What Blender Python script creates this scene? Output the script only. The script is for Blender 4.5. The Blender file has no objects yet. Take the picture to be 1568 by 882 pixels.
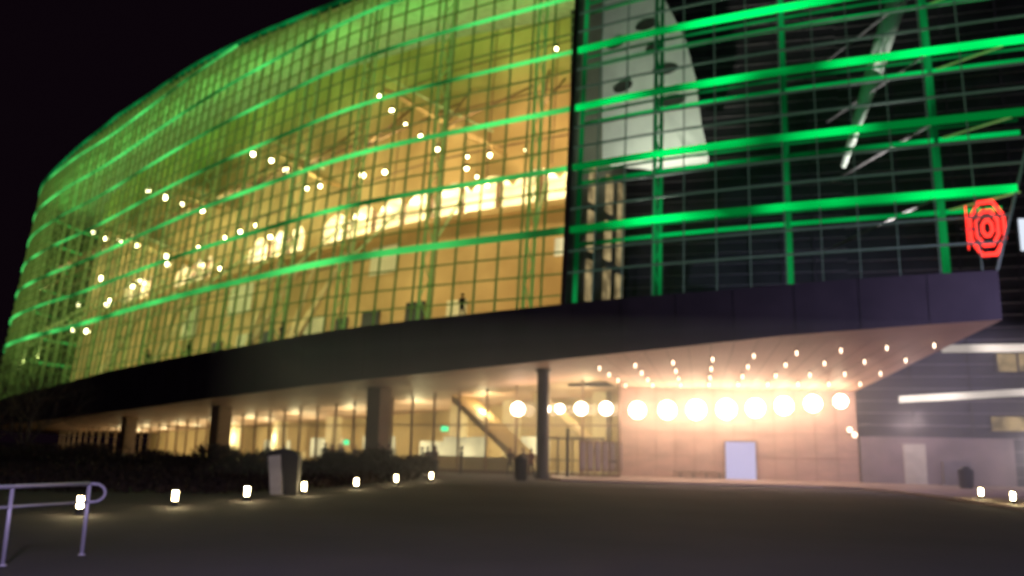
import bpy, math, random, bisect
from mathutils import Vector, Matrix
random.seed(7)
scene=bpy.context.scene
# ------------------------------------------------------------ materials
def new_mat(name):
    m=bpy.data.materials.new(name); m.use_nodes=True
    nt=m.node_tree; nt.nodes.clear()
    out=nt.nodes.new('ShaderNodeOutputMaterial')
    return m,nt,out
def noise_col(nt,c1,c2,scale,detail=4,stretch=None):
    tc=nt.nodes.new('ShaderNodeTexCoord'); mp=nt.nodes.new('ShaderNodeMapping')
    if stretch: mp.inputs['Scale'].default_value=stretch
    n=nt.nodes.new('ShaderNodeTexNoise'); n.inputs['Scale'].default_value=scale; n.inputs['Detail'].default_value=detail
    r=nt.nodes.new('ShaderNodeValToRGB')
    r.color_ramp.elements[0].position=.35; r.color_ramp.elements[1].position=.65
    r.color_ramp.elements[0].color=(*c1,1); r.color_ramp.elements[1].color=(*c2,1)
    nt.links.new(tc.outputs['Object'],mp.inputs[0]); nt.links.new(mp.outputs[0],n.inputs['Vector'])
    nt.links.new(n.outputs[0],r.inputs[0])
    return r.outputs[0],n.outputs[0]
def nosample(m):
    m.cycles.emission_sampling='NONE'; return m
def pbr(name,c1,c2=None,rough=.6,metal=0,scale=2,bump=0,emi=None,es=0,stretch=None,detail=4):
    m,nt,out=new_mat(name)
    b=nt.nodes.new('ShaderNodeBsdfPrincipled')
    if c2 is None: c2=tuple(x*.8 for x in c1)
    col,fac=noise_col(nt,c1,c2,scale,detail,stretch=stretch)
    nt.links.new(col,b.inputs['Base Color'])
    b.inputs['Roughness'].default_value=rough; b.inputs['Metallic'].default_value=metal
    if bump:
        bp=nt.nodes.new('ShaderNodeBump'); bp.inputs['Strength'].default_value=bump
        nt.links.new(fac,bp.inputs['Height']); nt.links.new(bp.outputs[0],b.inputs['Normal'])
    if emi:
        b.inputs['Emission Color'].default_value=(*emi,1); b.inputs['Emission Strength'].default_value=es; nosample(m)
    nt.links.new(b.outputs[0],out.inputs[0])
    return m
def emis(name,c,s,ns=False):
    m,nt,out=new_mat(name)
    e=nt.nodes.new('ShaderNodeEmission'); e.inputs[0].default_value=(*c,1); e.inputs[1].default_value=s
    nt.links.new(e.outputs[0],out.inputs[0])
    if ns: nosample(m)
    return m
def emis_var(name,c,lo,hi,scale,ns=True):
    m,nt,out=new_mat(name)
    e=nt.nodes.new('ShaderNodeEmission'); e.inputs[0].default_value=(*c,1)
    tc=nt.nodes.new('ShaderNodeTexCoord'); n=nt.nodes.new('ShaderNodeTexNoise'); n.inputs['Scale'].default_value=scale; n.inputs['Detail'].default_value=1
    mr=nt.nodes.new('ShaderNodeMapRange'); mr.inputs[1].default_value=.35; mr.inputs[2].default_value=.68; mr.inputs[3].default_value=lo; mr.inputs[4].default_value=hi
    nt.links.new(tc.outputs['Object'],n.inputs['Vector']); nt.links.new(n.outputs[0],mr.inputs[0]); nt.links.new(mr.outputs[0],e.inputs[1])
    nt.links.new(e.outputs[0],out.inputs[0])
    if ns: nosample(m)
    return m
def glass(name,tint,fac):
    m,nt,out=new_mat(name)
    t=nt.nodes.new('ShaderNodeBsdfTransparent'); t.inputs[0].default_value=(*tint,1)
    g=nt.nodes.new('ShaderNodeBsdfGlossy'); g.inputs['Roughness'].default_value=.08
    mx=nt.nodes.new('ShaderNodeMixShader'); mx.inputs[0].default_value=fac
    nt.links.new(t.outputs[0],mx.inputs[1]); nt.links.new(g.outputs[0],mx.inputs[2]); nt.links.new(mx.outputs[0],out.inputs[0]); return m

MULL=pbr('mullion_olive',(.11,.10,.05),rough=.5,emi=(.13,.27,.04),es=.30)  # faint green emission stands for LED light falling on the mullions
MULLR=pbr('mullion_screen',(.16,.17,.17),rough=.5,emi=(.08,.18,.1),es=.22)  # same green light put in as emission
CORNER=pbr('corner_mullion',(.04,.025,.02))
LEDL=emis_var('green_led_wash_drum',(.08,.78,.15),.12,1.2,.13)
LEDR=emis_var('green_led_wash_screen',(.0,.80,.12),.20,1.7,.2)
LEDM=emis_var('green_led_rear_chord',(.0,.75,.14),.05,.8,.15)
LEDT=emis_var('steel_green_glow',(.01,.55,.12),.08,.40,.2)  # steel made to glow as if lit by the green LEDs
TRUSS=pbr('truss_painted_steel',(.42,.42,.25),rough=.5,emi=(.24,.55,.10),es=.28)  # painted steel; green LED light on it put in as emission
OCHRE=pbr('ochre_plaster',(.66,.42,.19),(.42,.25,.10),rough=.8,scale=.16)
CEIL=pbr('atrium_ceiling',(.4,.4,.32),rough=.8)
LOBBY=pbr('lobby_plaster',(.55,.42,.23),(.40,.30,.16),rough=.8,scale=.2)
CREAM=pbr('cream_plaster',(.8,.7,.5),rough=.7,scale=.4)
FLOOR=pbr('terrazzo',(.35,.3,.22),rough=.4)
DARK=pbr('dark_roof',(.02,.018,.02))
FASC=pbr('fascia_metal',(.07,.056,.066),(.045,.036,.045),rough=.5,metal=.1,scale=.4,detail=8)
SOFF=pbr('soffit_panel',(.60,.39,.30),(.50,.33,.25),rough=.6,scale=.3)
CLAD=pbr('dark_metal_cladding',(.055,.048,.055),(.035,.03,.036),rough=.45,metal=.3,scale=.4)
FIN=pbr('cladding_fin',(.20,.17,.18),rough=.4,metal=.2)
GL=glass('curtain_glass',(.88,.93,.82),.03)
GLR=glass('screen_glass',(.88,.95,.92),.03)
WHITE=pbr('white_panel',(.75,.75,.68),(.62,.62,.57),rough=.6,scale=.5)
HOLE=pbr('hole_dark',(.05,.05,.04))
STONE=pbr('entry_stone',(.46,.30,.25),(.36,.24,.20),rough=.7,scale=.8,stretch=(1,1,3))
MAUVE=pbr('wing_base_stone',(.27,.21,.22),(.20,.16,.17),rough=.7,scale=.8)
COL=pbr('brown_column',(.22,.13,.07),rough=.6)
PART=pbr('partition',(.10,.10,.07),rough=.6,scale=.6)
COLD=pbr('dark_column',(.05,.035,.03),rough=.5)
LAMP=emis('lamp_white',(1,.76,.52),25)
BOLL=emis('bollard_lens',(1,.78,.40),110)
LAMPS=emis('downlight_lens',(1,.72,.5),6,True)
PEND=emis('pendant_lens',(1,.88,.5),18,True)
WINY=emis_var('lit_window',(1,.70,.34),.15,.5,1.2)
LOBW=emis_var('warm_glow_panel',(1,.80,.46),.7,1.9,.35)
DOORB=emis('lit_door',(.68,.62,.95),.95,True)
LEDGE=emis_var('lit_ledge',(1,.87,.76),.5,1.7,.3)  # ledges glow themselves; the light on them is put in as emission
RED=emis('red_neon',(1,.035,.025),3.0,True)
SIGNW=emis('sign_white',(.8,.88,1),1.0,True)
ASPH=pbr('asphalt',(.052,.040,.046),(.032,.025,.028),rough=.9,scale=.18,detail=10)
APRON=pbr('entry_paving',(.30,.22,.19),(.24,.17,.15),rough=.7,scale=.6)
KERB=pbr('kerb_stone',(.45,.34,.28),rough=.7)
LEAF=pbr('dry_hedge_leaf',(.045,.026,.016),(.022,.014,.009),rough=.9,scale=5)
BARK=pbr('bark',(.06,.045,.035),rough=.9,scale=8)
STEEL=pbr('galvanised_rail',(.50,.45,.55),rough=.4,metal=.2)
BLK=pbr('black_metal',(.02,.02,.02),rough=.5)
PALE=pbr('pale_panel',(.55,.52,.45),rough=.5)
GREENS=emis('exit_sign',(.05,1,.45),2.0,True)
SKIN=pbr('skin',(.45,.27,.2)); HAIR=pbr('hair',(.02,.012,.008))
CL=[pbr('coat_dark',(.02,.02,.025)),pbr('coat_brown',(.09,.045,.03)),pbr('coat_grey',(.14,.14,.16)),pbr('coat_red',(.16,.02,.02))]
TROU=pbr('trousers',(.025,.028,.045))

# ------------------------------------------------------------ mesh builder
class MB:
    def __init__(s): s.v=[];s.f=[];s.m=[];s.mats=[]
    def mi(s,mat):
        if mat not in s.mats: s.mats.append(mat)
        return s.mats.index(mat)
    def face(s,pts,mat):
        b=len(s.v); s.v+= [tuple(p) for p in pts]; s.f.append(tuple(range(b,b+len(pts)))); s.m.append(s.mi(mat))
    def hexa(s,p,mat):
        b=len(s.v); s.v+=[tuple(q) for q in p]; k=s.mi(mat)
        for f in ((0,3,2,1),(4,5,6,7),(0,1,5,4),(1,2,6,5),(2,3,7,6),(3,0,4,7)):
            s.f.append(tuple(b+i for i in f)); s.m.append(k)
    def box(s,x0,x1,y0,y1,z0,z1,mat):
        s.hexa([(x0,y0,z0),(x1,y0,z0),(x1,y1,z0),(x0,y1,z0),(x0,y0,z1),(x1,y0,z1),(x1,y1,z1),(x0,y1,z1)],mat)
    def tube(s,a,b,r0,r1,mat,n=8,cap=True):
        a=Vector(a);b=Vector(b);d=(b-a).normalized()
        u=d.orthogonal().normalized();w=d.cross(u)
        base=len(s.v);k=s.mi(mat)
        for P,r in((a,r0),(b,r1)):
            for i in range(n):
                t=2*math.pi*i/n; s.v.append(tuple(P+u*math.cos(t)*r+w*math.sin(t)*r))
        for i in range(n):
            j=(i+1)%n; s.f.append((base+i,base+j,base+n+j,base+n+i)); s.m.append(k)
        if cap:
            s.f.append(tuple(base+i for i in reversed(range(n)))); s.m.append(k)
            s.f.append(tuple(base+n+i for i in range(n))); s.m.append(k)
    def sphere(s,c,r,mat,nu=10,nv=7,sc=(1,1,1)):
        base=len(s.v);k=s.mi(mat)
        for j in range(nv+1):
            ph=math.pi*j/nv
            for i in range(nu):
                t=2*math.pi*i/nu
                s.v.append((c[0]+r*sc[0]*math.sin(ph)*math.cos(t),c[1]+r*sc[1]*math.sin(ph)*math.sin(t),c[2]+r*sc[2]*math.cos(ph)))
        for j in range(nv):
            for i in range(nu):
                i2=(i+1)%nu
                s.f.append((base+j*nu+i,base+j*nu+i2,base+(j+1)*nu+i2,base+(j+1)*nu+i)); s.m.append(k)
    def obj(s,name,parent=None,smooth=False,loc=(0,0,0)):
        me=bpy.data.meshes.new(name); me.from_pydata(s.v,[],s.f)
        for m in s.mats: me.materials.append(m)
        me.polygons.foreach_set('material_index',s.m)
        if smooth: me.polygons.foreach_set('use_smooth',[True]*len(s.f))
        me.update()
        o=bpy.data.objects.new(name,me); scene.collection.objects.link(o)
        o.location=loc
        if parent: o.parent=parent
        return o
def empty(name,loc=(0,0,0)):
    e=bpy.data.objects.new(name,None); scene.collection.objects.link(e); e.location=loc; return e
def light(name,typ,loc,power,col,parent=None,dirv=None,size=None,size_y=None,radius=None,spot=None):
    l=bpy.data.lights.new(name,typ); l.energy=power; l.color=col
    if typ=='AREA':
        l.shape='RECTANGLE'; l.size=size; l.size_y=size_y or size
    if radius is not None: l.shadow_soft_size=radius
    if spot: l.spot_size=spot; l.spot_blend=1
    o=bpy.data.objects.new(name,l); scene.collection.objects.link(o); o.location=loc
    if dirv is not None: o.rotation_euler=Vector(dirv).to_track_quat('-Z','Y').to_euler()
    if parent: o.parent=parent
    return o

# ------------------------------------------------------------ facade curve (plan, metres)
ctrl=[(-62,178),(-74,155),(-78.5,138),(-76,126),(-70,115),(-60,103.5),(-49.2,92.8),(-32.7,75.3),(-21.2,64.2),(-10.9,55.3),(3,47),(7.7,44.3),(14.9,41.0),(23.4,37.7),(30.5,35.2)]
def cr(p0,p1,p2,p3,t):
    return tuple(0.5*((2*b)+(-a+c)*t+(2*a-5*b+4*c-d)*t*t+(-a+3*b-3*c+d)*t**3) for a,b,c,d in zip(p0,p1,p2,p3))
pts=[];PP=[ctrl[0]]+ctrl+[ctrl[-1]]
for i in range(len(ctrl)-1):
    for k in range(20): pts.append(cr(PP[i],PP[i+1],PP[i+2],PP[i+3],k/20))
pts.append(ctrl[-1])
S=[0]
for a,b in zip(pts,pts[1:]): S.append(S[-1]+math.dist(a,b))
s0=S[ctrl.index((3,47))*20]; S=[x-s0 for x in S]
NN=[]
for i in range(len(pts)):
    a=pts[max(0,i-4)];b=pts[min(len(pts)-1,i+4)];l=math.dist(a,b);NN.append((-(b[1]-a[1])/l,(b[0]-a[0])/l))
def cn(s):
    i=min(max(bisect.bisect(S,s)-1,0),len(S)-2); f=(s-S[i])/(S[i+1]-S[i])
    f=min(max(f,0),1)
    return [pts[i][k]+(pts[i+1][k]-pts[i][k])*f for k in(0,1)],[NN[i][k]+(NN[i+1][k]-NN[i][k])*f for k in(0,1)]
def pos(s,z,d=0):
    c,n=cn(s); o=d+.08*max(0,z-9.8)
    return Vector((c[0]+n[0]*o,c[1]+n[1]*o,z))
def lerp_tab(tab):
    def f(s):
        if s<=tab[0][0]: return tab[0][1]
        for (a,b),(c,d) in zip(tab,tab[1:]):
            if s<=c: return b+(d-b)*(s-a)/(c-a)
        return tab[-1][1]
    return f
ftop=lerp_tab([(-130,5.5),(-95,6.8),(-55,8.4),(-26,9.0),(-11,9.5),(0,9.85),(9,10.0),(15,10.2),(22.5,10.3)])
fbot=lerp_tab([(-130,2.8),(-95,3.3),(-69,4.0),(-46,4.6),(-25,5.4),(-18,5.7),(-9,6.15),(0,6.7),(5.4,7.0),(12,7.5),(18,7.8),(22.5,8.0)])
roof=lerp_tab([(-150,38),(-94,38.2),(-70,40),(-47,38.8),(-34,37.5),(-22,36),(0,34),(28,33)])
def srange(a,b,st=1.6):
    n=max(1,int(math.ceil((b-a)/st))); return [a+(b-a)*i/n for i in range(n+1)]
def sweep(M,a,b,zf,d,w,h,mat,st=1.6):
    ss=srange(a,b,st)
    for p,q in zip(ss,ss[1:]):
        zp=zf(p) if callable(zf) else zf; zq=zf(q) if callable(zf) else zf
        M.hexa([pos(p,zp-h/2,d-w/2),pos(p,zp-h/2,d+w/2),pos(p,zp+h/2,d+w/2),pos(p,zp+h/2,d-w/2),
                pos(q,zq-h/2,d-w/2),pos(q,zq-h/2,d+w/2),pos(q,zq+h/2,d+w/2),pos(q,zq+h/2,d-w/2)],mat)
def strip(M,a,b,z0,d0,z1,d1,mat,st=1.6):
    F=lambda z,s: z(s) if callable(z) else z
    ss=srange(a,b,st)
    for p,q in zip(ss,ss[1:]):
        M.face([pos(p,F(z0,p),d0),pos(q,F(z0,q),d0),pos(q,F(z1,q),d1),pos(p,F(z1,p),d1)],mat)
def post(M,s,z0,z1,d,w,dep,mat,s1=None):
    c,n=cn(s); t=Vector((n[1],-n[0],0))*(w/2)
    A=pos(s,z0,d-dep/2);B=pos(s,z0,d+dep/2)
    s1=s if s1 is None else s1
    C=pos(s1,z1,d-dep/2);D=pos(s1,z1,d+dep/2)
    M.hexa([A-t,A+t,B+t,B-t,C-t,C+t,D+t,D-t],mat)

arena=empty('arena_building')
SL=-140; SE=21.6
def send(z): return SE+.30*max(0,z-10.3)
rows=[14.3+1.3*j for j in range(-6,20)]
M=MB()
for j,z in zip(range(-6,20),rows):
    if j%3==0 and j>=0: continue
    ss=srange(SL,0,1.6)
    for p,q in zip(ss,ss[1:]):
        if z>ftop(p)+.2 and z<roof(p)-.2:
            M.hexa([pos(p,z-.04,-.06),pos(p,z-.04,.06),pos(p,z+.04,.06),pos(p,z+.04,-.06),
                    pos(q,z-.04,-.06),pos(q,z-.04,.06),pos(q,z+.04,.06),pos(q,z+.04,-.06)],MULL)
s=-1.55
while s>SL:
    post(M,s,ftop(s),roof(s),0,.075,.16,MULL); s-=1.55
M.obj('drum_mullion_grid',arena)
M=MB()
for j,z in zip(range(-6,20),rows):
    if z<ftop(0)+.3 or z>33: continue
    if j%3!=0:
        sweep(M,.1,send(z),z,0,.12,.10,MULLR)
s=1.75
while s<28:
    if s<SE: post(M,s,ftop(s),33,0,.05,.12,MULLR)
    s+=1.75
post(M,0,ftop(0),34,0,.28,.4,CORNER)
post(M,SE,ftop(SE),33,0,.12,.2,MULLR,s1=send(33))
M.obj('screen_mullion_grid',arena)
M=MB()
for j,z in zip(range(-6,20),rows):
    if j%3 or j<0: continue
    h=.42 if j==0 else (.28 if j<7 else .20)
    ss=srange(SL,0,1.6)
    for p,q in zip(ss,ss[1:]):
        if z>ftop(p)+.3 and z<roof(p)-.3:
            d=-.06;w=.2
            M.hexa([pos(p,z-h/2,d-w/2),pos(p,z-h/2,d+w/2),pos(p,z+h/2,d+w/2),pos(p,z+h/2,d-w/2),
                    pos(q,z-h/2,d-w/2),pos(q,z-h/2,d+w/2),pos(q,z+h/2,d+w/2),pos(q,z+h/2,d-w/2)],LEDL)
sweep(M,SL,0,roof,-.05,.3,.25,LEDT)
for j,z in zip(range(-6,20),rows):
    if j%3 or z<11 or z>33: continue
    sweep(M,.2,send(z),z,-.02,.22,.36,LEDR)
    sweep(M,.2,send(z)-.5,z-.62,1.2,.16,.20,LEDM)
    sweep(M,.2,send(z)-.5,z+.1,1.3,.12,.12,LEDT)
M.obj('green_led_girders',arena)
M=MB()
s=-3.1
while s>-120:
    for d in(.7,1.7): post(M,s,ftop(s),roof(s),d,.18,.12,TRUSS)
    z=ftop(s)+.4;k=0
    while z<roof(s)-1.5:
        M.tube(pos(s,z,.7 if k%2 else 1.7),pos(s,z+1.3,1.7 if k%2 else .7),.05,.05,TRUSS,6); z+=1.3;k+=1
    M.tube(pos(s,15,1.7),pos(s-3.2,21,8.7),.10,.10,TRUSS,6)
    M.tube(pos(s,23.5,1.7),pos(s-3.4,30,8.7),.10,.10,COL,6)
    M.tube(pos(s,23.5,1.7),pos(s+3.0 if s<-4 else s-2,29,8.7),.08,.08,COL,6)
    s-=7.75
for s in(5.3,12.4,19.6):
    for d in(.15,1.3): post(M,s,ftop(s),33,d,.2,.14,LEDT)
    z=10.4;k=0
    while z<32:
        M.tube(pos(s,z,.15 if k%2 else 1.3),pos(s,z+1.3,1.3 if k%2 else .15),.05,.05,LEDT,6); z+=1.3;k+=1
post(M,.5,ftop(.5),33,.3,.22,.2,LEDT)
for z in(14.3,18.2,22.1,26.0):
    M.tube(pos(19.6,z-.6,1.3),pos(23,z-.1,.3),.06,.06,TRUSS,6)
    M.tube(pos(19.6,z,.2),pos(14.5,z-.9,6),.07,.07,FIN,6)
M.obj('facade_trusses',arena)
M=MB()
a=Vector((17.6,42.6,16.9));b=Vector((22.9,46,29));c=b+(b-a)*.6
m1=a.lerp(b,.5)
M.tube(a,m1,.14,.46,WHITE,12);M.tube(m1,b,.46,.62,WHITE,12);M.tube(b,c,.62,.4,WHITE,12)
M.obj('tapered_mast',arena,True)
M=MB(); strip(M,SL,-.1,ftop,.09,roof,.09,GL)
M.obj('drum_glass',arena)
M=MB(); strip(M,.1,SE,ftop,.09,33,.09,GLR); M.obj('screen_glass',arena)
# interior shell
M=MB()
D=9
ops=[(-34,-1),(-48,-37),(-67,-57),(-83,-74)]
Z0,Z1=19.2,22.4
strip(M,SL,-.3,ftop,D,Z0,D,OCHRE)
strip(M,SL,-.3,Z1,D,roof,D,OCHRE)
cuts=[SL]
for a,b in sorted(ops): cuts+=[a,b]
cuts.append(-.3)
for i in range(0,len(cuts),2): strip(M,cuts[i],cuts[i+1],Z0,D,Z1,D,OCHRE)
for a,b in ops:
    strip(M,a,b,Z0,D,Z0,D+4,FLOOR); strip(M,a,b,Z1,D,Z1,D+4,CREAM); strip(M,a,b,Z0,D+4,Z1,D+4,CREAM)
    for e in(a,b): M.face([pos(e,Z0,D),pos(e,Z0,D+4),pos(e,Z1,D+4),pos(e,Z1,D)],CREAM)
    sweep(M,a,b,Z0+1.0,D-.1,.08,.08,BLK)
    s=a+2
    while s<b-1:
        post(M,s,Z0,Z1,D+1.2,.35,.35,COL); s+=4.1
    s=a
    while s<b-.5:
        e=min(b,s+4.1);n=8
        for i in range(n):
            p=s+(e-s)*i/n;q=s+(e-s)*(i+1)/n
            hp_=lambda x:Z1-.15-1.1*(2*(x-s)/(e-s)-1)**2
            M.face([pos(p,hp_(p),D+.02),pos(q,hp_(q),D+.02),pos(q,Z1+.01,D+.02),pos(p,Z1+.01,D+.02)],OCHRE)
        s=e
strip(M,SL,0,ftop,.3,ftop,D,FLOOR)
strip(M,SL,0,lambda s:roof(s)-.15,.3,lambda s:roof(s)-.15,D,CEIL)
strip(M,SL,0,roof,0,roof,30,DARK)
sweep(M,-90,-1,Z0-.25,D-.5,1.0,.45,OCHRE)
for (sa,za,sb,zb) in((-22,30.3,-9,22.8),(-38,28.3,-29,23.6),(-70,32.3,-52,26),(-87,30,-58,20.9)):
    n=12
    for i in range(n):
        f0=i/n;f1=(i+1)/n
        p=sa+(sb-sa)*f0;q=sa+(sb-sa)*f1;zp=za+(zb-za)*f0;zq=za+(zb-za)*f1
        M.hexa([pos(p,zp,5.2),pos(p,zp,7.4),pos(p,zp+.35,7.4),pos(p,zp+.35,5.2),pos(q,zq,5.2),pos(q,zq,7.4),pos(q,zq+.35,7.4),pos(q,zq+.35,5.2)],OCHRE)
        M.tube(pos(p,zp+1.3,5.2),pos(q,zq+1.3,5.2),.05,.05,TRUSS,5)
def patch(s,w,z0,z1,d,mat):
    post(M,s,z0,z1,d,w,.12,mat)
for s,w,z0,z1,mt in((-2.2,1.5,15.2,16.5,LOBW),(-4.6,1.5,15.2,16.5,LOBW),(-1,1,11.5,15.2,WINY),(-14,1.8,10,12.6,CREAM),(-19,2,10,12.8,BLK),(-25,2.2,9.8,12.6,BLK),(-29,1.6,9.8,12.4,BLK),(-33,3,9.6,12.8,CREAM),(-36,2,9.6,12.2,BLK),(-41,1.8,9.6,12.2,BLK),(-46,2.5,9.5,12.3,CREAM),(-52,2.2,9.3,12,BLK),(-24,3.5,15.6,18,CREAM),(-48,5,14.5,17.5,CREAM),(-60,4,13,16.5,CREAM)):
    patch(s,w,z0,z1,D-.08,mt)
for z in(17.2,24.5,28.5,32.3): sweep(M,-110,-.5,z,D-.02,.08,.12,COL)
s=-6
while s>-110:
    post(M,s,Z1,roof(s),D-.02,.08,.06,COL); s-=6
for s in(-30,-37,-58,-74):
    M.tube(pos(s,ftop(s),4.5),pos(s+2.6,Z0-.4,8.2),.30,.22,LOBBY,10)
    M.tube(pos(s,ftop(s),4.5),pos(s-2.4,Z0-.4,8.2),.26,.18,LOBBY,10)
M.face([pos(-.2,ftop(0),.3),pos(-.2,ftop(0),9),pos(-.2,34,9),pos(-.2,34,.3)],PART)
for d in(3.0,5.6,7.6):
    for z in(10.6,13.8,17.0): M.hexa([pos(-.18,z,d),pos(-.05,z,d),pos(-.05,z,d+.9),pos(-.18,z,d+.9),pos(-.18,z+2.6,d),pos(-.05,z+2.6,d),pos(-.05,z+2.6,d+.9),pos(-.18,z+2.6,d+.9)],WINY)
M.obj('atrium_interior',arena)
L5='4 29.5;22 29.7;20 27.9;18 26.3;16 24.9;14 23.5;11 22.4;9 22.2;6 22.1;11 21.5;10 20.7;9 19.9;38 27.7;35 26.1;31 23.5;29 23.3;42 29.3;23 23.0;20 22.7;70 31.7;64 29.5;58 27.4;52 25.5;45 21.3;42 21.4;39 21.5;36 19.9;51 21.2;45 18.2;60 21.8;59 20.7;70 24.7;76 26.2;81 27.4;87 29.3;87 19.3;80 22.0;67 19.9;69 19.6;75 18.5;76 18.1;87 15.9;81 15.2'
M=MB()
for t in L5.split(';'):
    a,b=map(float,t.split()); p=pos(-a,b,5)
    r=.12+.0018*a+random.uniform(-.04,.07)
    M.sphere(p,r,PEND,8,6)
    M.tube(p+Vector((0,0,r*.8)),p+Vector((0,0,r*.8+.3)),r*.7,r*.5,BLK,8)
    M.tube(p+Vector((0,0,r*.8+.3)),p+Vector((0,0,3.2)),.012,.012,BLK,4)
M.obj('pendant_lamps',arena,True)
def inward(s):
    c,n=cn(s); return Vector((n[0],n[1],0))
s=-6
while s>-118:
    k=min(1,max(0,(-s-10)/30))
    col=(1-.20*k,.76+.12*k,.46)
    pw=1300*(1-.32*min(1,-s/110))
    light('atrium_wash','AREA',pos(s,12.0,1.9),pw*.34,col,arena,inward(s)+Vector((0,0,.25)),7,.5)  # unseen area lights added behind the glass to wash the inner wall
    light('atrium_wash','AREA',pos(s,25,1.9),pw*.60,col,arena,inward(s)+Vector((0,0,.0)),7,.5)
    light('green_uplight','AREA',pos(s,roof(s)-3.2,3.2),260,(.12,1,.14),arena,inward(s)*.8+Vector((0,0,1.1)),9,.4)
    s-=11.5
for a,b in ops:
    n=max(1,round((b-a)/4.1))
    for i in range(n):
        light('concourse_lamp','POINT',pos(a+(b-a)*(i+.5)/n,Z1-.9,D+2),(540,300,460,380)[i%4],(1,.87,.62),arena,radius=.28)
# ------------------------------------------------------------ fascia + soffit
M=MB()
strip(M,SL,SE,fbot,-.2,ftop,-.2,FASC)
strip(M,SL,SE,ftop,-.2,ftop,.3,FASC)
s=SE-3
while s>-100:
    post(M,s,fbot(s),ftop(s)+.002,-.205,.03,.02,BLK); s-=3
M.obj('fascia',arena)
def W(s):
    f=max(0,min(1,s/SE)); return Vector((7.3+(21.8-7.3)*f,56.75+(53.0-56.75)*f,5.95-.25*f))
M=MB()
strip(M,SL,0,fbot,-.2,lambda s:fbot(s)-.25,8.2,SOFF)
strip(M,SL,0,lambda s:fbot(s)-.25,8.2,lambda s:fbot(s)-.25,20,SOFF)
ss=srange(0,SE,1.25)
for p,q in zip(ss,ss[1:]):
    M.face([pos(p,fbot(p),-.2),pos(q,fbot(q),-.2),W(q),W(p)],SOFF)
M.face([pos(0,fbot(0)-.003,-.2),W(0),pos(0,fbot(0)-.25,8.2)],SOFF)
for p in ss[1:-1]:
    a=pos(p,fbot(p)-.012,0);b=W(p)-Vector((0,0,.012)); M.tube(a,b,.018,.018,COL,4)
for p,q in zip(ss,ss[1:]):
    a=W(p);b=W(q)
    M.face([pos(p,ftop(p),.3),pos(q,ftop(q),.3),(b.x,b.y,ftop(q)),(a.x,a.y,ftop(p))],DARK)
a=pos(SE,8,-.2);b=W(SE)
M.face([a,b,(b.x,b.y,10.3),pos(SE,10.3,-.2)],FASC)
M.obj('soffit',arena)
M=MB()
for t in(.22,.42,.62,.80):
    for i in range(9):
        s=1.5+i*2.35
        a=pos(s,fbot(s),0);b=W(s);p=a.lerp(b,t)
        M.tube(p+Vector((0,0,.05)),p-Vector((0,0,.10)),.08,.08,BLK,8)
        M.tube(p-Vector((0,0,.10)),p-Vector((0,0,.32)),.05,.045,LAMPS,8)
M.obj('soffit_downlights',arena)
for s in(4,11,17.5):
    for t in (.3,.65):
        a=pos(s,fbot(s),0);b=W(s);p=a.lerp(b,t)
        light('downlight','SPOT',p-Vector((0,0,.35)),200,(1,.62,.45),arena,(0,0,-1),radius=.1,spot=2.4)
# ------------------------------------------------------------ ground floor
M=MB()
GD=8
def gz(s): return fbot(s)-.25
strip(M,-100,0,0.02,GD+.05,gz,GD+.05,GL)
s=0
while s>-100:
    post(M,s,0,gz(s),GD,.09,.18,COL); s-=2.5
sweep(M,-100,0,3.3,GD,.14,.09,COL,2.5)
sweep(M,-100,0,.12,GD,.2,.24,COL,2.5)
strip(M,-100,6,0.03,GD,0.03,20,FLOOR)
strip(M,-100,6,0.03,20,gz,20,LOBBY)
for s,w,h,d in((-12.5,4,1.1,12),(-18,3,1.1,12.5),(-30,5,1.1,12),(-42,4,1.1,13),(-55,5,1.1,12)):
    post(M,s,.03,h,d,w,.8,CREAM)
for s in(-5,-14,-22,-33,-41,-52,-63): post(M,s,.03,gz(s),17,1.1,1.1,CREAM)
for s,w in((-10,2.5),(-18.5,4.5),(-27.5,6),(-37,5),(-47,6),(-58,6)): post(M,s,.5,2.5+.3*math.sin(s),19.8 if s<-20 else 15,w,.1,LOBW)  # glowing patches added to brighten the lower lobby wall
a0=pos(-15,5.6,10);a1=pos(-7.5,.4,10);b0=pos(-15,5.6,13);b1=pos(-7.5,.4,13)
up=Vector((0,0,.5))
M.hexa([a0-up,a0,b0,b0-up,a1-up,a1,b1,b1-up],LOBBY)
c0=pos(-7,5.6,9.4);c1=pos(-1.5,1.2,9.4)
M.hexa([c0-up,c0,c0+Vector((1,2,0)),c0+Vector((1,2,-.5)),c1-up,c1,c1+Vector((1,2,0)),c1+Vector((1,2,-.5))],LOBBY)
M.obj('ground_floor_glazing',arena)
M=MB()
for s,w in((-16.5,1.25),(-38,1.5),(-59,1.5)):
    post(M,s,0,fbot(s)-.12,3.6,w,1.1,COL); post(M,s,0,.5,3.6,w+.2,1.3,COLD)
M.tube((2.0,50.6,0),(2.0,50.6,6.5),.36,.36,COLD,16); M.tube((2.0,50.6,0),(2.0,50.6,.35),.48,.48,COLD,16); M.tube((2.0,50.6,6.2),(2.0,50.6,6.5),.36,.5,COLD,16)
M.tube((3.6,52,0),(3.6,52,3),.1,.1,BLK,8)
M.obj('columns',arena)
s=-4
while s>-90:
    f=1-.4*min(1,-s/90)
    light('lobby_lamp','POINT',pos(s,gz(s)-1.1,12),430*f,(1,.82,.48),arena,radius=.25)
    light('lobby_lamp','POINT',pos(s-4,2.4,16),560*f,(1,.84,.5),arena,radius=.25)
    s-=9
M=MB()
for s,d,z in((-15.2,9.5,2.9),(-27.5,9.2,1.8)):
    post(M,s,z,z+.35,d,.6,.08,GREENS)
M.obj('exit_signs',arena)
M=MB()
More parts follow.
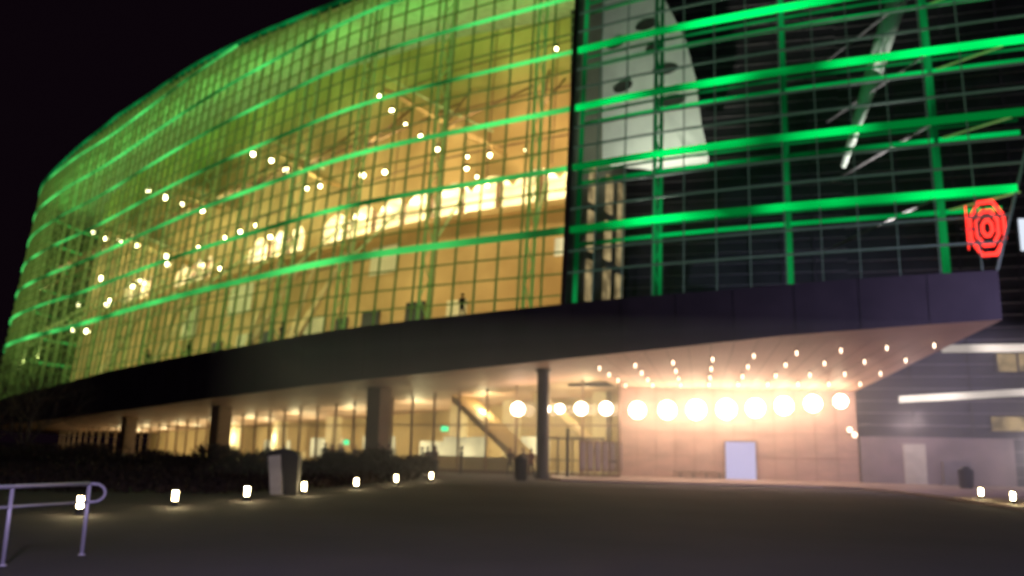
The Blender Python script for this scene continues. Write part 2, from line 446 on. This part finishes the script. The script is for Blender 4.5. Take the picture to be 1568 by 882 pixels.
for i in range(5):
    s=-5.2+i*1.05
    post(M,s,.02,2.4,GD-.25,.09,.08,COLD); post(M,s+.5,1.0,1.1,GD-.25,.9,.08,COLD)
sweep(M,-5.2,-.9,2.45,GD-.25,.1,.14,COLD)
M.obj('entrance_doors',arena)
M=MB()
for i in range(6):
    f=i/6
    p=Vector((4.4,52.6,0)).lerp(Vector((7.4,54.6,0)),f);q=Vector((4.4,52.6,0)).lerp(Vector((7.4,54.6,0)),f+.135)
    M.hexa([p+Vector((0,0,.4)),q+Vector((0,0,.4)),q+Vector((-.05,.08,.4)),p+Vector((-.05,.08,.4)),p+Vector((0,0,2.3)),q+Vector((0,0,2.3)),q+Vector((-.05,.08,2.3)),p+Vector((-.05,.08,2.3))],COL)
    p2=p.lerp(q,.12)+Vector((.02,-.03,0));q2=p.lerp(q,.88)+Vector((.02,-.03,0))
    M.face([p2+Vector((0,0,.6)),q2+Vector((0,0,.6)),q2+Vector((0,0,2.15)),p2+Vector((0,0,2.15))],MAUVE)
    M.tube(p,p+Vector((0,0,2.3)),.04,.04,COL,6)
M.obj('poster_frames',arena)
M=MB()
w0=W(0);w1=W(SE)
n=12
for i in range(n):
    p=w0.lerp(w1,i/n);q=w0.lerp(w1,(i+1)/n)
    M.face([(p.x,p.y,0),(q.x,q.y,0),(q.x,q.y,q.z),(p.x,p.y,p.z)],STONE)
    M.tube((q.x,q.y-.01,0),(q.x,q.y-.01,q.z),.02,.02,COL,4)
for z in(1.5,3.0):
    M.tube((w0.x,w0.y-.01,z),(w1.x,w1.y-.01,z),.015,.015,COL,4)
M.obj('entry_wall',arena)
M=MB()
def onW(X): return 56.75-(X-7.3)*.2586
for x0,x1,z1,mt in((14.0,15.8,2.45,DOORB),):
    y0=onW(x0);y1=onW(x1)
    M.hexa([(x0,y0-.1,.05),(x1,y1-.1,.05),(x1,y1-.03,.05),(x0,y0-.03,.05),(x0,y0-.1,z1),(x1,y1-.1,z1),(x1,y1-.03,z1),(x0,y0-.03,z1)],mt)
    for x in(x0-.06,x1+.06): M.tube((x,onW(x)-.12,0),(x,onW(x)-.12,z1+.1),.05,.05,COL,6)
    M.tube((x0,y0-.12,z1+.06),(x1,y1-.12,z1+.06),.06,.06,COL,6)
for x in(10.8,11.6,12.4,13.2):
    M.hexa([(x,onW(x)-.6,.42),(x+.7,onW(x+.7)-.6,.42),(x+.7,onW(x+.7)-.15,.42),(x,onW(x)-.15,.42),(x,onW(x)-.6,.5),(x+.7,onW(x+.7)-.6,.5),(x+.7,onW(x+.7)-.15,.5),(x,onW(x)-.15,.5)],COL)
    M.tube((x+.35,onW(x)-.4,0),(x+.35,onW(x)-.4,.42),.05,.05,COLD,6)
M.obj('side_door',arena)
M=MB()
LP=[(8.5,4.35),(10.4,4.38),(12.2,4.42),(14.05,4.46),(15.8,4.55),(17.5,4.7),(19.2,4.85),(20.8,5.0)]
for i,(X,z) in enumerate(LP):
    y=onW(X)-1.4; r=(.54,.58,.62,.62,.58,.56,.52,.42)[i]
    xx=X*y/(y+1.0)
    M.sphere((xx,y,z),r,LAMP,14,9); M.tube((xx,y+1.4,z),(xx,y+.4,z),.08,.08,BLK,6)
for s,r in((-7,.46),(-5,.42),(-3.8,.3),(-2.3,.42),(-.6,.42)):
    p=pos(s,4.35,GD-.7); M.sphere(p,r,LAMP,12,8); M.tube(p+inward(s)*.7,p+inward(s)*.25,.06,.06,BLK,6)
M.sphere((21.25,53.0-.2,3.3),.16,LAMPS,8,6);M.sphere((21.5,52.9-.2,3.0),.16,LAMPS,8,6);M.tube((21.3,52.9,3.15),(21.3,53.2,3.15),.1,.1,BLK,6)
M.obj('wall_lamps',arena,True)
# thin scattering box added under the canopy to give the lamps halos
mm,nt,out=new_mat('lamp_halo_volume')
vs=nt.nodes.new('ShaderNodeVolumeScatter'); vs.inputs['Density'].default_value=.026; vs.inputs['Anisotropy'].default_value=0.2
nt.links.new(vs.outputs[0],out.inputs['Volume'])
M=MB(); M.box(-14,33,38.5,56.9,.02,8.0,mm)
M.obj('lamp_halo_volume')
M=MB()
cw=[(4.0,57.8),(21.8,53.15),(50,44.6)]
for (a,b),z0 in(((cw[0],cw[1]),5.98),((cw[1],cw[2]),0)):
    M.face([(a[0],a[1],z0),(b[0],b[1],z0),(b[0],b[1],42),(a[0],a[1],42)],CLAD)
    z=max(z0,.6)
    while z<42:
        M.hexa([(a[0],a[1]-.12,z),(b[0],b[1]-.12,z),(b[0],b[1]-.01,z),(a[0],a[1]-.01,z),(a[0],a[1]-.12,z+.07),(b[0],b[1]-.12,z+.07),(b[0],b[1]-.01,z+.07),(a[0],a[1]-.01,z+.07)],FIN); z+=.75
    for i in range(1,9):
        x=a[0]+(b[0]-a[0])*i/9;y=a[1]+(b[1]-a[1])*i/9
        M.box(x-.04,x+.04,y-.16,y-.125,z0,42,CLAD)
M.obj('metal_clad_wall',arena)
M=MB()
def onC(X): return 53.15-(X-21.8)*.3032
def cbox(x0,x1,z0,z1,dep,mat,dz=0,back=.17):
    y0=onC(x0);y1=onC(x1)
    M.hexa([(x0,y0-dep,z0),(x1,y1-dep,z0+dz),(x1,y1-back,z0+dz),(x0,y0-back,z0),(x0,y0-dep,z1),(x1,y1-dep,z1+dz),(x1,y1-back,z1+dz),(x0,y0-back,z1)],mat)
cbox(26.7,45,8.1,8.5,.8,LEDGE)
cbox(24.2,45,5.0,5.4,.7,LEDGE,1.4)
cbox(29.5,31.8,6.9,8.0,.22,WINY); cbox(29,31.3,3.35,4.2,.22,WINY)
cbox(21.9,30,.02,2.9,.25,MAUVE)
cbox(24.2,25.4,.1,2.5,.30,PALE); cbox(26.2,27.6,.1,1.5,.45,FIN)
for x in(29.5,30.6,31.8): cbox(x-.05,x+.05,6.85,8.05,.26,COLD)
cbox(28.9,31.4,3.25,3.35,.3,COLD)
M.obj('side_wing_ledges_windows',arena)
light('wing_fill_light','POINT',(31.5,47,2.2),600,(1,.88,.88),arena,radius=.2)  # bare fill lights added to brighten the wing wall
light('wing_fill_light','POINT',(24.0,49.8,3.8),160,(1,.78,.75),arena,radius=.15)
# white sculpted panel
M=MB()
prof=[(4.6,22.4),(5.4,20.6),(8.7,19.8),(12.2,20),(11.8,22.2),(11.5,25.3),(10.9,28),(9.7,30.8),(7.8,34.5),(6.0,38),(3.6,38),(4.1,30.6)]
yy=lambda x:50+(12.2-x)**2*.05
prof2=[]
for (a,b) in zip(prof,prof[1:]+prof[:1]):
    for k in range(3): prof2.append((a[0]+(b[0]-a[0])*k/3,a[1]+(b[1]-a[1])*k/3))
cx,cz=7.8,26
for a,b in zip(prof2,prof2[1:]+prof2[:1]):
    for r0,r1 in((0,.34),(.34,.67),(.67,1)):
        q=[(cx+(x-cx)*r,cz+(z-cz)*r) for (x,z),r in((a,r0),(b,r0),(b,r1),(a,r1))]
        if r0==0: q=[q[0],q[2],q[3]]
        M.face([(x,yy(x),z) for x,z in q],WHITE)
    M.face([(a[0],yy(a[0]),a[1]),(b[0],yy(b[0]),b[1]),(b[0]+.3,yy(b[0])+1.6,b[1]),(a[0]+.3,yy(a[0])+1.6,a[1])],WHITE)
for x,z,w in((10.0,23.8,.85),(9.6,26,.8),(9.0,27.6,.6),(8.5,29.3,.7),(7.0,25.2,.6),(6.6,28.4,.6)):
    n=16
    M.face([(x+w*math.cos(2*math.pi*i/n),yy(x+w*math.cos(2*math.pi*i/n))-.03,z+.38*math.sin(2*math.pi*i/n)+.1*math.cos(2*math.pi*i/n)) for i in range(n)],HOLE)
M.obj('white_sculpted_panel',arena)
light('terrace_floodlight','SPOT',(9,45.6,11),11000,(1,.96,.84),arena,(0,.3,1),radius=.2,spot=1.3)
light('terrace_floodlight','SPOT',(19,40.8,10.9),9000,(1,.98,.95),arena,(.12,.25,1),radius=.2,spot=.9)  # second floodlight added to brighten the mast
# signs
sg=empty('illuminated_sign',(22.5,38.7,12.55))
M=MB()
def octring(M,R,wx,w,cxo,ydir,mat):
    n=8
    for i in range(n):
        a=2*math.pi*(i+.5)/n;b=2*math.pi*(i+1.5)/n
        P=lambda t,r:(cxo+r*math.cos(t)*wx, r*math.cos(t)*ydir, r*math.sin(t))
        M.hexa([P(a,R-w),P(a,R),P(b,R),P(b,R-w)]+[(x,y+.1,z) for x,y,z in(P(a,R-w),P(a,R),P(b,R),P(b,R-w))],mat)
for R in(1.5,1.0,.5): octring(M,R,.48,.20,.25,-.25,RED)
octring(M,1.15,.16,.15,-.72,.3,RED)
M.obj('red_octagon_rings',sg)
M=MB(); M.tube((.2,.15,-1.5),(.2,.15,1.5),.06,.06,BLK,6); M.tube((-.9,.3,0),(.9,.2,0),.05,.05,BLK,6); M.obj('frame',sg)
sg2=empty('illuminated_sign',(31.9,49.5,15.2))
M=MB(); M.box(-.9,1.6,-.12,0,-1,1,SIGNW); M.box(-1.05,1.75,0,.12,-1.12,1.12,BLK); M.obj('panel',sg2)

# ------------------------------------------------------------ ground
M=MB(); M.face([(-400,-60,0),(400,-60,0),(400,600,0),(-400,600,0)],ASPH); M.obj('plaza_ground')
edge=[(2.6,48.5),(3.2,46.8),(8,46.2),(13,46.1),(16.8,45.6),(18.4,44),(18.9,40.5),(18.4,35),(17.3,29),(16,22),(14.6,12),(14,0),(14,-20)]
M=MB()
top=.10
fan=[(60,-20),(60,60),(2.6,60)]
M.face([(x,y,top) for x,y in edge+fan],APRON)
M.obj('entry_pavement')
M=MB()
for a,b in zip(edge,edge[1:]):
    d=Vector((b[0]-a[0],b[1]-a[1],0)).normalized(); nn=Vector((-d.y,d.x,0))*.3
    A=Vector((*a,0));B=Vector((*b,0))
    M.hexa([A,B,B-nn,A-nn]+[p+Vector((0,0,top+.006)) for p in(A,B,B-nn,A-nn)],KERB)
M.obj('kerb')
def bollard(x,y,z=0):
    e=empty('bollard_light',(x,y,z))
    M=MB(); M.tube((0,0,0),(0,0,.03),.15,.15,BLK,14); M.tube((0,0,.03),(0,0,.16),.085,.085,BLK,14)
    M.tube((0,0,.40),(0,0,.45),.10,.08,BLK,14)
    for k in range(3): M.tube((.09*math.cos(k*2.09),.09*math.sin(k*2.09),.16),(.09*math.cos(k*2.09),.09*math.sin(k*2.09),.40),.009,.009,BLK,5)
    M.obj('housing',e)
    M=MB(); M.tube((0,0,.16),(0,0,.40),.06,.06,BOLL,10); M.obj('lens',e,True)
for x,y in((-9.5,19.2),(-8.6,22.3),(-7.6,25.1),(-6.8,28.7),(-5.9,33.4),(-5.0,38.3),(-3.85,42.9)): bollard(x,y)
for x,y in((18.75,34),(17.95,30.5)): bollard(x,y,.1)
def unseen_street_lamp(x,y,h,tx,ty,pw,col,aim=None,spot=None):  # out-of-frame lamps added to light the fascia and near ground
    e=empty('unseen_street_lamp',(x,y,0))
    M=MB(); M.tube((0,0,0),(0,0,.5),.16,.12,BLK,12);M.tube((0,0,.5),(0,0,h),.09,.06,BLK,12)
    M.tube((0,0,h),(tx,ty,h+.25),.05,.04,BLK,8); M.tube((tx,ty,h+.12),(tx,ty,h+.3),.28,.15,BLK,14)
    M.obj('post',e)
    light('lamp','SPOT' if aim else 'POINT',(tx,ty,h-.05),pw,col,e,aim,radius=.14,spot=spot)
unseen_street_lamp(31,26,8.5,-1.2,.6,11500,(.62,.55,1),(-7,12,-2),1.25)
unseen_street_lamp(-3.5,2,5.0,.5,.8,2100,(.74,.64,1))
unseen_street_lamp(8,1,5.0,-.5,.8,2300,(.52,.52,1))
# handrail
M=MB()
A=Vector((-6.08,12.5,0));B=Vector((-6.5,11.3,0));Cc=Vector((-7.3,9.0,0))
zt=Vector((0,0,1.0));zm=Vector((0,0,.74))
for p in(A,B,Cc): M.tube(p,p+zt,.028,.028,STEEL,10); M.tube(p,p+Vector((0,0,.02)),.05,.05,STEEL,12)
M.tube(A+zt,Cc+zt,.03,.03,STEEL,10);M.tube(A+zm,Cc+zm,.022,.022,STEEL,10)
dd=Vector((.95,.3,0)).normalized()
prev=A+zt
for i in range(1,11):
    t=math.pi*i/10
    q=A+zm.lerp(zt,.5)+Vector((0,0,math.cos(t)*.13))+dd*(.16*math.sin(t)+.06*(1 if 0<i<10 else 0)); M.tube(prev,q,.022,.022,STEEL,8); prev=q
M.obj('handrail',None,True)
ks=empty('information_kiosk',(-7.6,28.9,0))
M=MB()
prof=[(.55,0),(.55,1.2)]+[(.55*math.cos(t),1.2+.3*math.sin(t)) for t in[math.pi*i/10 for i in range(1,10)]]+[(-.55,1.2),(-.5,.95),(-.02,.95),(.08,.55),(.12,0)]
M.face([(x,-.2,z) for x,z in prof],BLK);M.face([(x,.25,z) for x,z in reversed(prof)],BLK)
for a,b in zip(prof,prof[1:]+prof[:1]): M.face([(a[0],-.2,a[1]),(a[0],.25,a[1]),(b[0],.25,b[1]),(b[0],-.2,b[1])],BLK)
M.obj('hood',ks)
M=MB(); M.hexa([(-.30,-.26,0),(.10,-.26,0),(.10,.1,0),(-.30,.1,0),(-.46,-.26,1.25),(-.06,-.26,1.30),(-.06,.1,1.30),(-.46,.1,1.25)],PALE); M.obj('front_panel',ks)
def bin_(x,y,z=0,h=1.15):
    e=empty('litter_bin',(x,y,z)); M=MB()
    M.tube((0,0,0),(0,0,h*.8),.30,.36,BLK,14); M.tube((0,0,h*.8),(0,0,h*.86),.39,.39,BLK,14)
    M.tube((0,0,h*.86),(0,0,h),.34,.16,BLK,14)
    for k in range(14):
        t=2*math.pi*k/14; M.tube((.33*math.cos(t),.33*math.sin(t),.05),(.385*math.cos(t),.385*math.sin(t),h*.78),.018,.018,COLD,4)
    M.obj('body',e)
bin_(.7,47.5,0,1.35); bin_(24.9,46.5,.1)
M=MB()
hp=[(-34,52),(-27,49),(-18,48),(-10,48.5),(-4.5,49.5)]
def hpt(t):
    f=t*(len(hp)-1);i=min(int(f),len(hp)-2);f-=i
    return hp[i][0]+(hp[i+1][0]-hp[i][0])*f,hp[i][1]+(hp[i+1][1]-hp[i][1])*f
def leaf(x,y,z,sz):
    p=Vector((x,y,z));u=Vector((random.gauss(0,1),random.gauss(0,1),random.gauss(0,1))).normalized()*sz;w=u.orthogonal().normalized()*sz*.55+Vector((0,0,sz*1.3))*random.random()
    M.face([p-u,p+w,p+u,p-w],LEAF)
for i in range(16000):
    t=random.random();x,y=hpt(t)
    H=1.15+.25*math.sin(t*60)+.2*math.sin(t*23+1)
    leaf(x+random.gauss(0,.3),y+random.gauss(0,.9),H*random.random()**.6,.09)
M.obj('hedge')
bed=[(-45,60),(-40,42),(-26,30),(-15,27.5),(-9.2,28.5),(-7.3,33.5),(-6.3,38.5),(-5,43.5),(-3.6,50),(-8,54),(-20,64),(-38,82)]
M=MB(); M.face([(x,y,.012) for x,y in bed],LEAF); M.obj('planting_bed')
def inpoly(x,y):
    c=False
    for (x1,y1),(x2,y2) in zip(bed,bed[1:]+bed[:1]):
        if (y1>y)!=(y2>y) and x<(x2-x1)*(y-y1)/(y2-y1)+x1: c=not c
    return c
M=MB();k=0
while k<14000:
    x=random.uniform(-36,-3.6);y=random.uniform(27.5,48)
    if not inpoly(x,y): continue
    leaf(x,y,random.random()**1.5*(.18+.02*max(0,y-30)),.10);k+=1
M.obj('ornamental_grass')
def tree(x,y,h,seed):
    rnd=random.Random(seed); M=MB()
    def br(p,d,L,r,lv):
        n=3;q=p
        for i in range(n):
            d2=(d+Vector((rnd.gauss(0,.12),rnd.gauss(0,.12),rnd.gauss(.03,.06)))).normalized()
            e=q+d2*(L/n); M.tube(q,e,r*(1-.25*i),r*(1-.25*(i+1)),BARK,6 if lv<2 else 4,False)
            q=e;d=d2
            if lv<5 and i>=1 or (lv==0 and i>=0):
                for k in range(2 if lv<4 else 1):
                    a=rnd.uniform(0,6.28);o=d.orthogonal().normalized();o=Matrix.Rotation(a,3,d)@o
                    br(q,(d*.75+o*rnd.uniform(.45,.8)).normalized(),L*rnd.uniform(.55,.75),r*.5*(1-.1*i),lv+1)
        if lv<5: br(q,d,L*.6,r*.3,lv+1)
    br(Vector((0,0,0)),Vector((0,0,1)),h*.33,h*.016,0)
    M.obj('bare_tree',loc=(x,y,0))
tree(-33,58,12.5,3); tree(-30,53,9,5); tree(-37,61,11,9)
# ------------------------------------------------------------ people
def person_mesh(name,coat,seed):
    rnd=random.Random(seed)
    V=[];R=[];E=[]
    def v(x,y,z,r,r2=None,par=None):
        V.append((x,y,z));R.append((r,r2 or r))
        if par is not None:E.append((par,len(V)-1))
        return len(V)-1
    a=rnd.uniform(-.06,.06);bend=rnd.uniform(.0,.2)
    pel=v(0,0,.93,.15,.11);wa=v(0,0,1.08,.14,.10,pel);ch=v(0,0,1.30,.17,.115,wa);nk=v(0,0,1.46,.07,.07,ch);hd0=v(0,-.01,1.54,.06,.06,nk)
    for sx in(-1,1):
        hip=v(sx*.10,0,.88,.095,.095,pel);kn=v(sx*.12,a*sx-.02,.50,.065,.065,hip);an=v(sx*.13,a*sx*1.5+.02,.09,.045,.045,kn);v(sx*.14,a*sx*1.5-.13,.04,.04,.03,an)
        sh=v(sx*.19,0,1.40,.07,.07,ch);el=v(sx*.25,.03,1.12,.05,.05,sh);wr=v(sx*.25,-.04-bend,.90+bend*.8,.033,.033,el)
        pm=v(sx*.25,-.06-bend,.84+bend*.8,.032,.018,wr)
        for k in range(4): 
            f=v(sx*(.25)+.0,-.09-bend+.018*k,.77+bend*.8+.005*(k%2),.009,.009,pm);v(sx*.24,-.095-bend+.018*k,.73+bend*.8+.008*(k%3),.008,.008,f)
        v(sx*.22,-.11-bend,.82+bend*.8,.010,.010,wr)
    me=bpy.data.meshes.new(name);me.from_pydata(V,E,[])
    o=bpy.data.objects.new(name,me);scene.collection.objects.link(o)
    sk=o.modifiers.new('s','SKIN')
    for i,d in enumerate(me.skin_vertices[0].data): d.radius=R[i]; d.use_root=(i==0)
    ss_=o.modifiers.new('u','SUBSURF');ss_.levels=1;ss_.render_levels=1
    dg=bpy.context.evaluated_depsgraph_get();m2=bpy.data.meshes.new_from_object(o.evaluated_get(dg))
    bpy.data.objects.remove(o)
    M=MB()
    for p in m2.polygons:
        c=p.center
        if c.z>1.47 : mt=SKIN
        elif c.z<.07: mt=BLK
        elif c.z<.86 and abs(c.x)<.2: mt=TROU
        elif abs(c.x)>.19 and c.z<.885+bend*.8: mt=SKIN
        else: mt=coat
        M.face([m2.vertices[i].co for i in p.vertices],mt)
    M.sphere((0,-.01,1.63),.105,SKIN,12,9,(.78,.95,1.15));M.sphere((0,.015,1.655),.108,HAIR,12,9,(.84,.95,1.08))
    M.tube((0,-.10,1.64),(0,-.128,1.605),.008,.016,SKIN,6)
    for sx in(-1,1): M.sphere((sx*.084,0,1.62),.025,SKIN,6,5,(.4,.8,1.2));M.sphere((sx*.033,-.098,1.645),.011,BLK,6,5)
    M.tube((-.025,-.10,1.575),(.025,-.10,1.575),.006,.006,CL[3],5)
    o=M.obj(name,None,True); mm=o.data; bpy.data.objects.remove(o); return mm
PM=[person_mesh('person',CL[i%4],i) for i in range(4)]
def person(x,y,rot,k,sc=1,z=0):
    o=bpy.data.objects.new('person',PM[k%4]);scene.collection.objects.link(o);o.location=(x,y,z);o.rotation_euler=(0,0,rot);o.scale=(sc,sc,sc)
for i in range(15):
    s=-9.5-i*.85+random.uniform(-.3,.3); p=pos(s,0,3.0+random.uniform(-1.2,1.8)); person(p.x,p.y,random.uniform(0,6.28),i,random.uniform(.98,1.08))
for s,d in((-5.6,4),(-5.0,4.6),(-3.9,3.6),(-30,5),(-33,5.4),(-44,5),(-24,6)): p=pos(s,0,d); person(p.x,p.y,random.uniform(0,6.28),int(-s),1)
for s in(-8,-26,-30.5,-41,-50): p=pos(s,0,1.6); person(p.x,p.y,2.5,int(-s),1,ftop(s)+.02)

# ------------------------------------------------------------ world, sun, camera
w=bpy.data.worlds.new('World');scene.world=w;w.use_nodes=True
bg=w.node_tree.nodes['Background'];bg.inputs[0].default_value=(.0046,.0020,.0042,1);bg.inputs[1].default_value=.7
sun=bpy.data.lights.new('dim_fill_sun','SUN');sun.energy=.10;sun.color=(.85,.7,.9);sun.angle=.5  # dim directional fill added in place of ambient street lighting
so=bpy.data.objects.new('dim_fill_sun',sun);scene.collection.objects.link(so);so.rotation_euler=Vector((-.6,.8,-.55)).to_track_quat('-Z','Y').to_euler()
cam=bpy.data.cameras.new('camera');cam.lens=29.39;cam.sensor_width=36;cam.clip_end=2000;cam.clip_start=.1
cam.dof.use_dof=True;cam.dof.focus_distance=3.2;cam.dof.aperture_fstop=1.75
co=bpy.data.objects.new('camera',cam);scene.collection.objects.link(co)
co.matrix_world=Matrix.Translation((0,0,1.6))@Matrix.Rotation(math.radians(101),4,'X')@Matrix.Rotation(.021,4,'Z')
scene.camera=co
scene.view_settings.view_transform='Standard';scene.view_settings.look='None';scene.view_settings.exposure=0
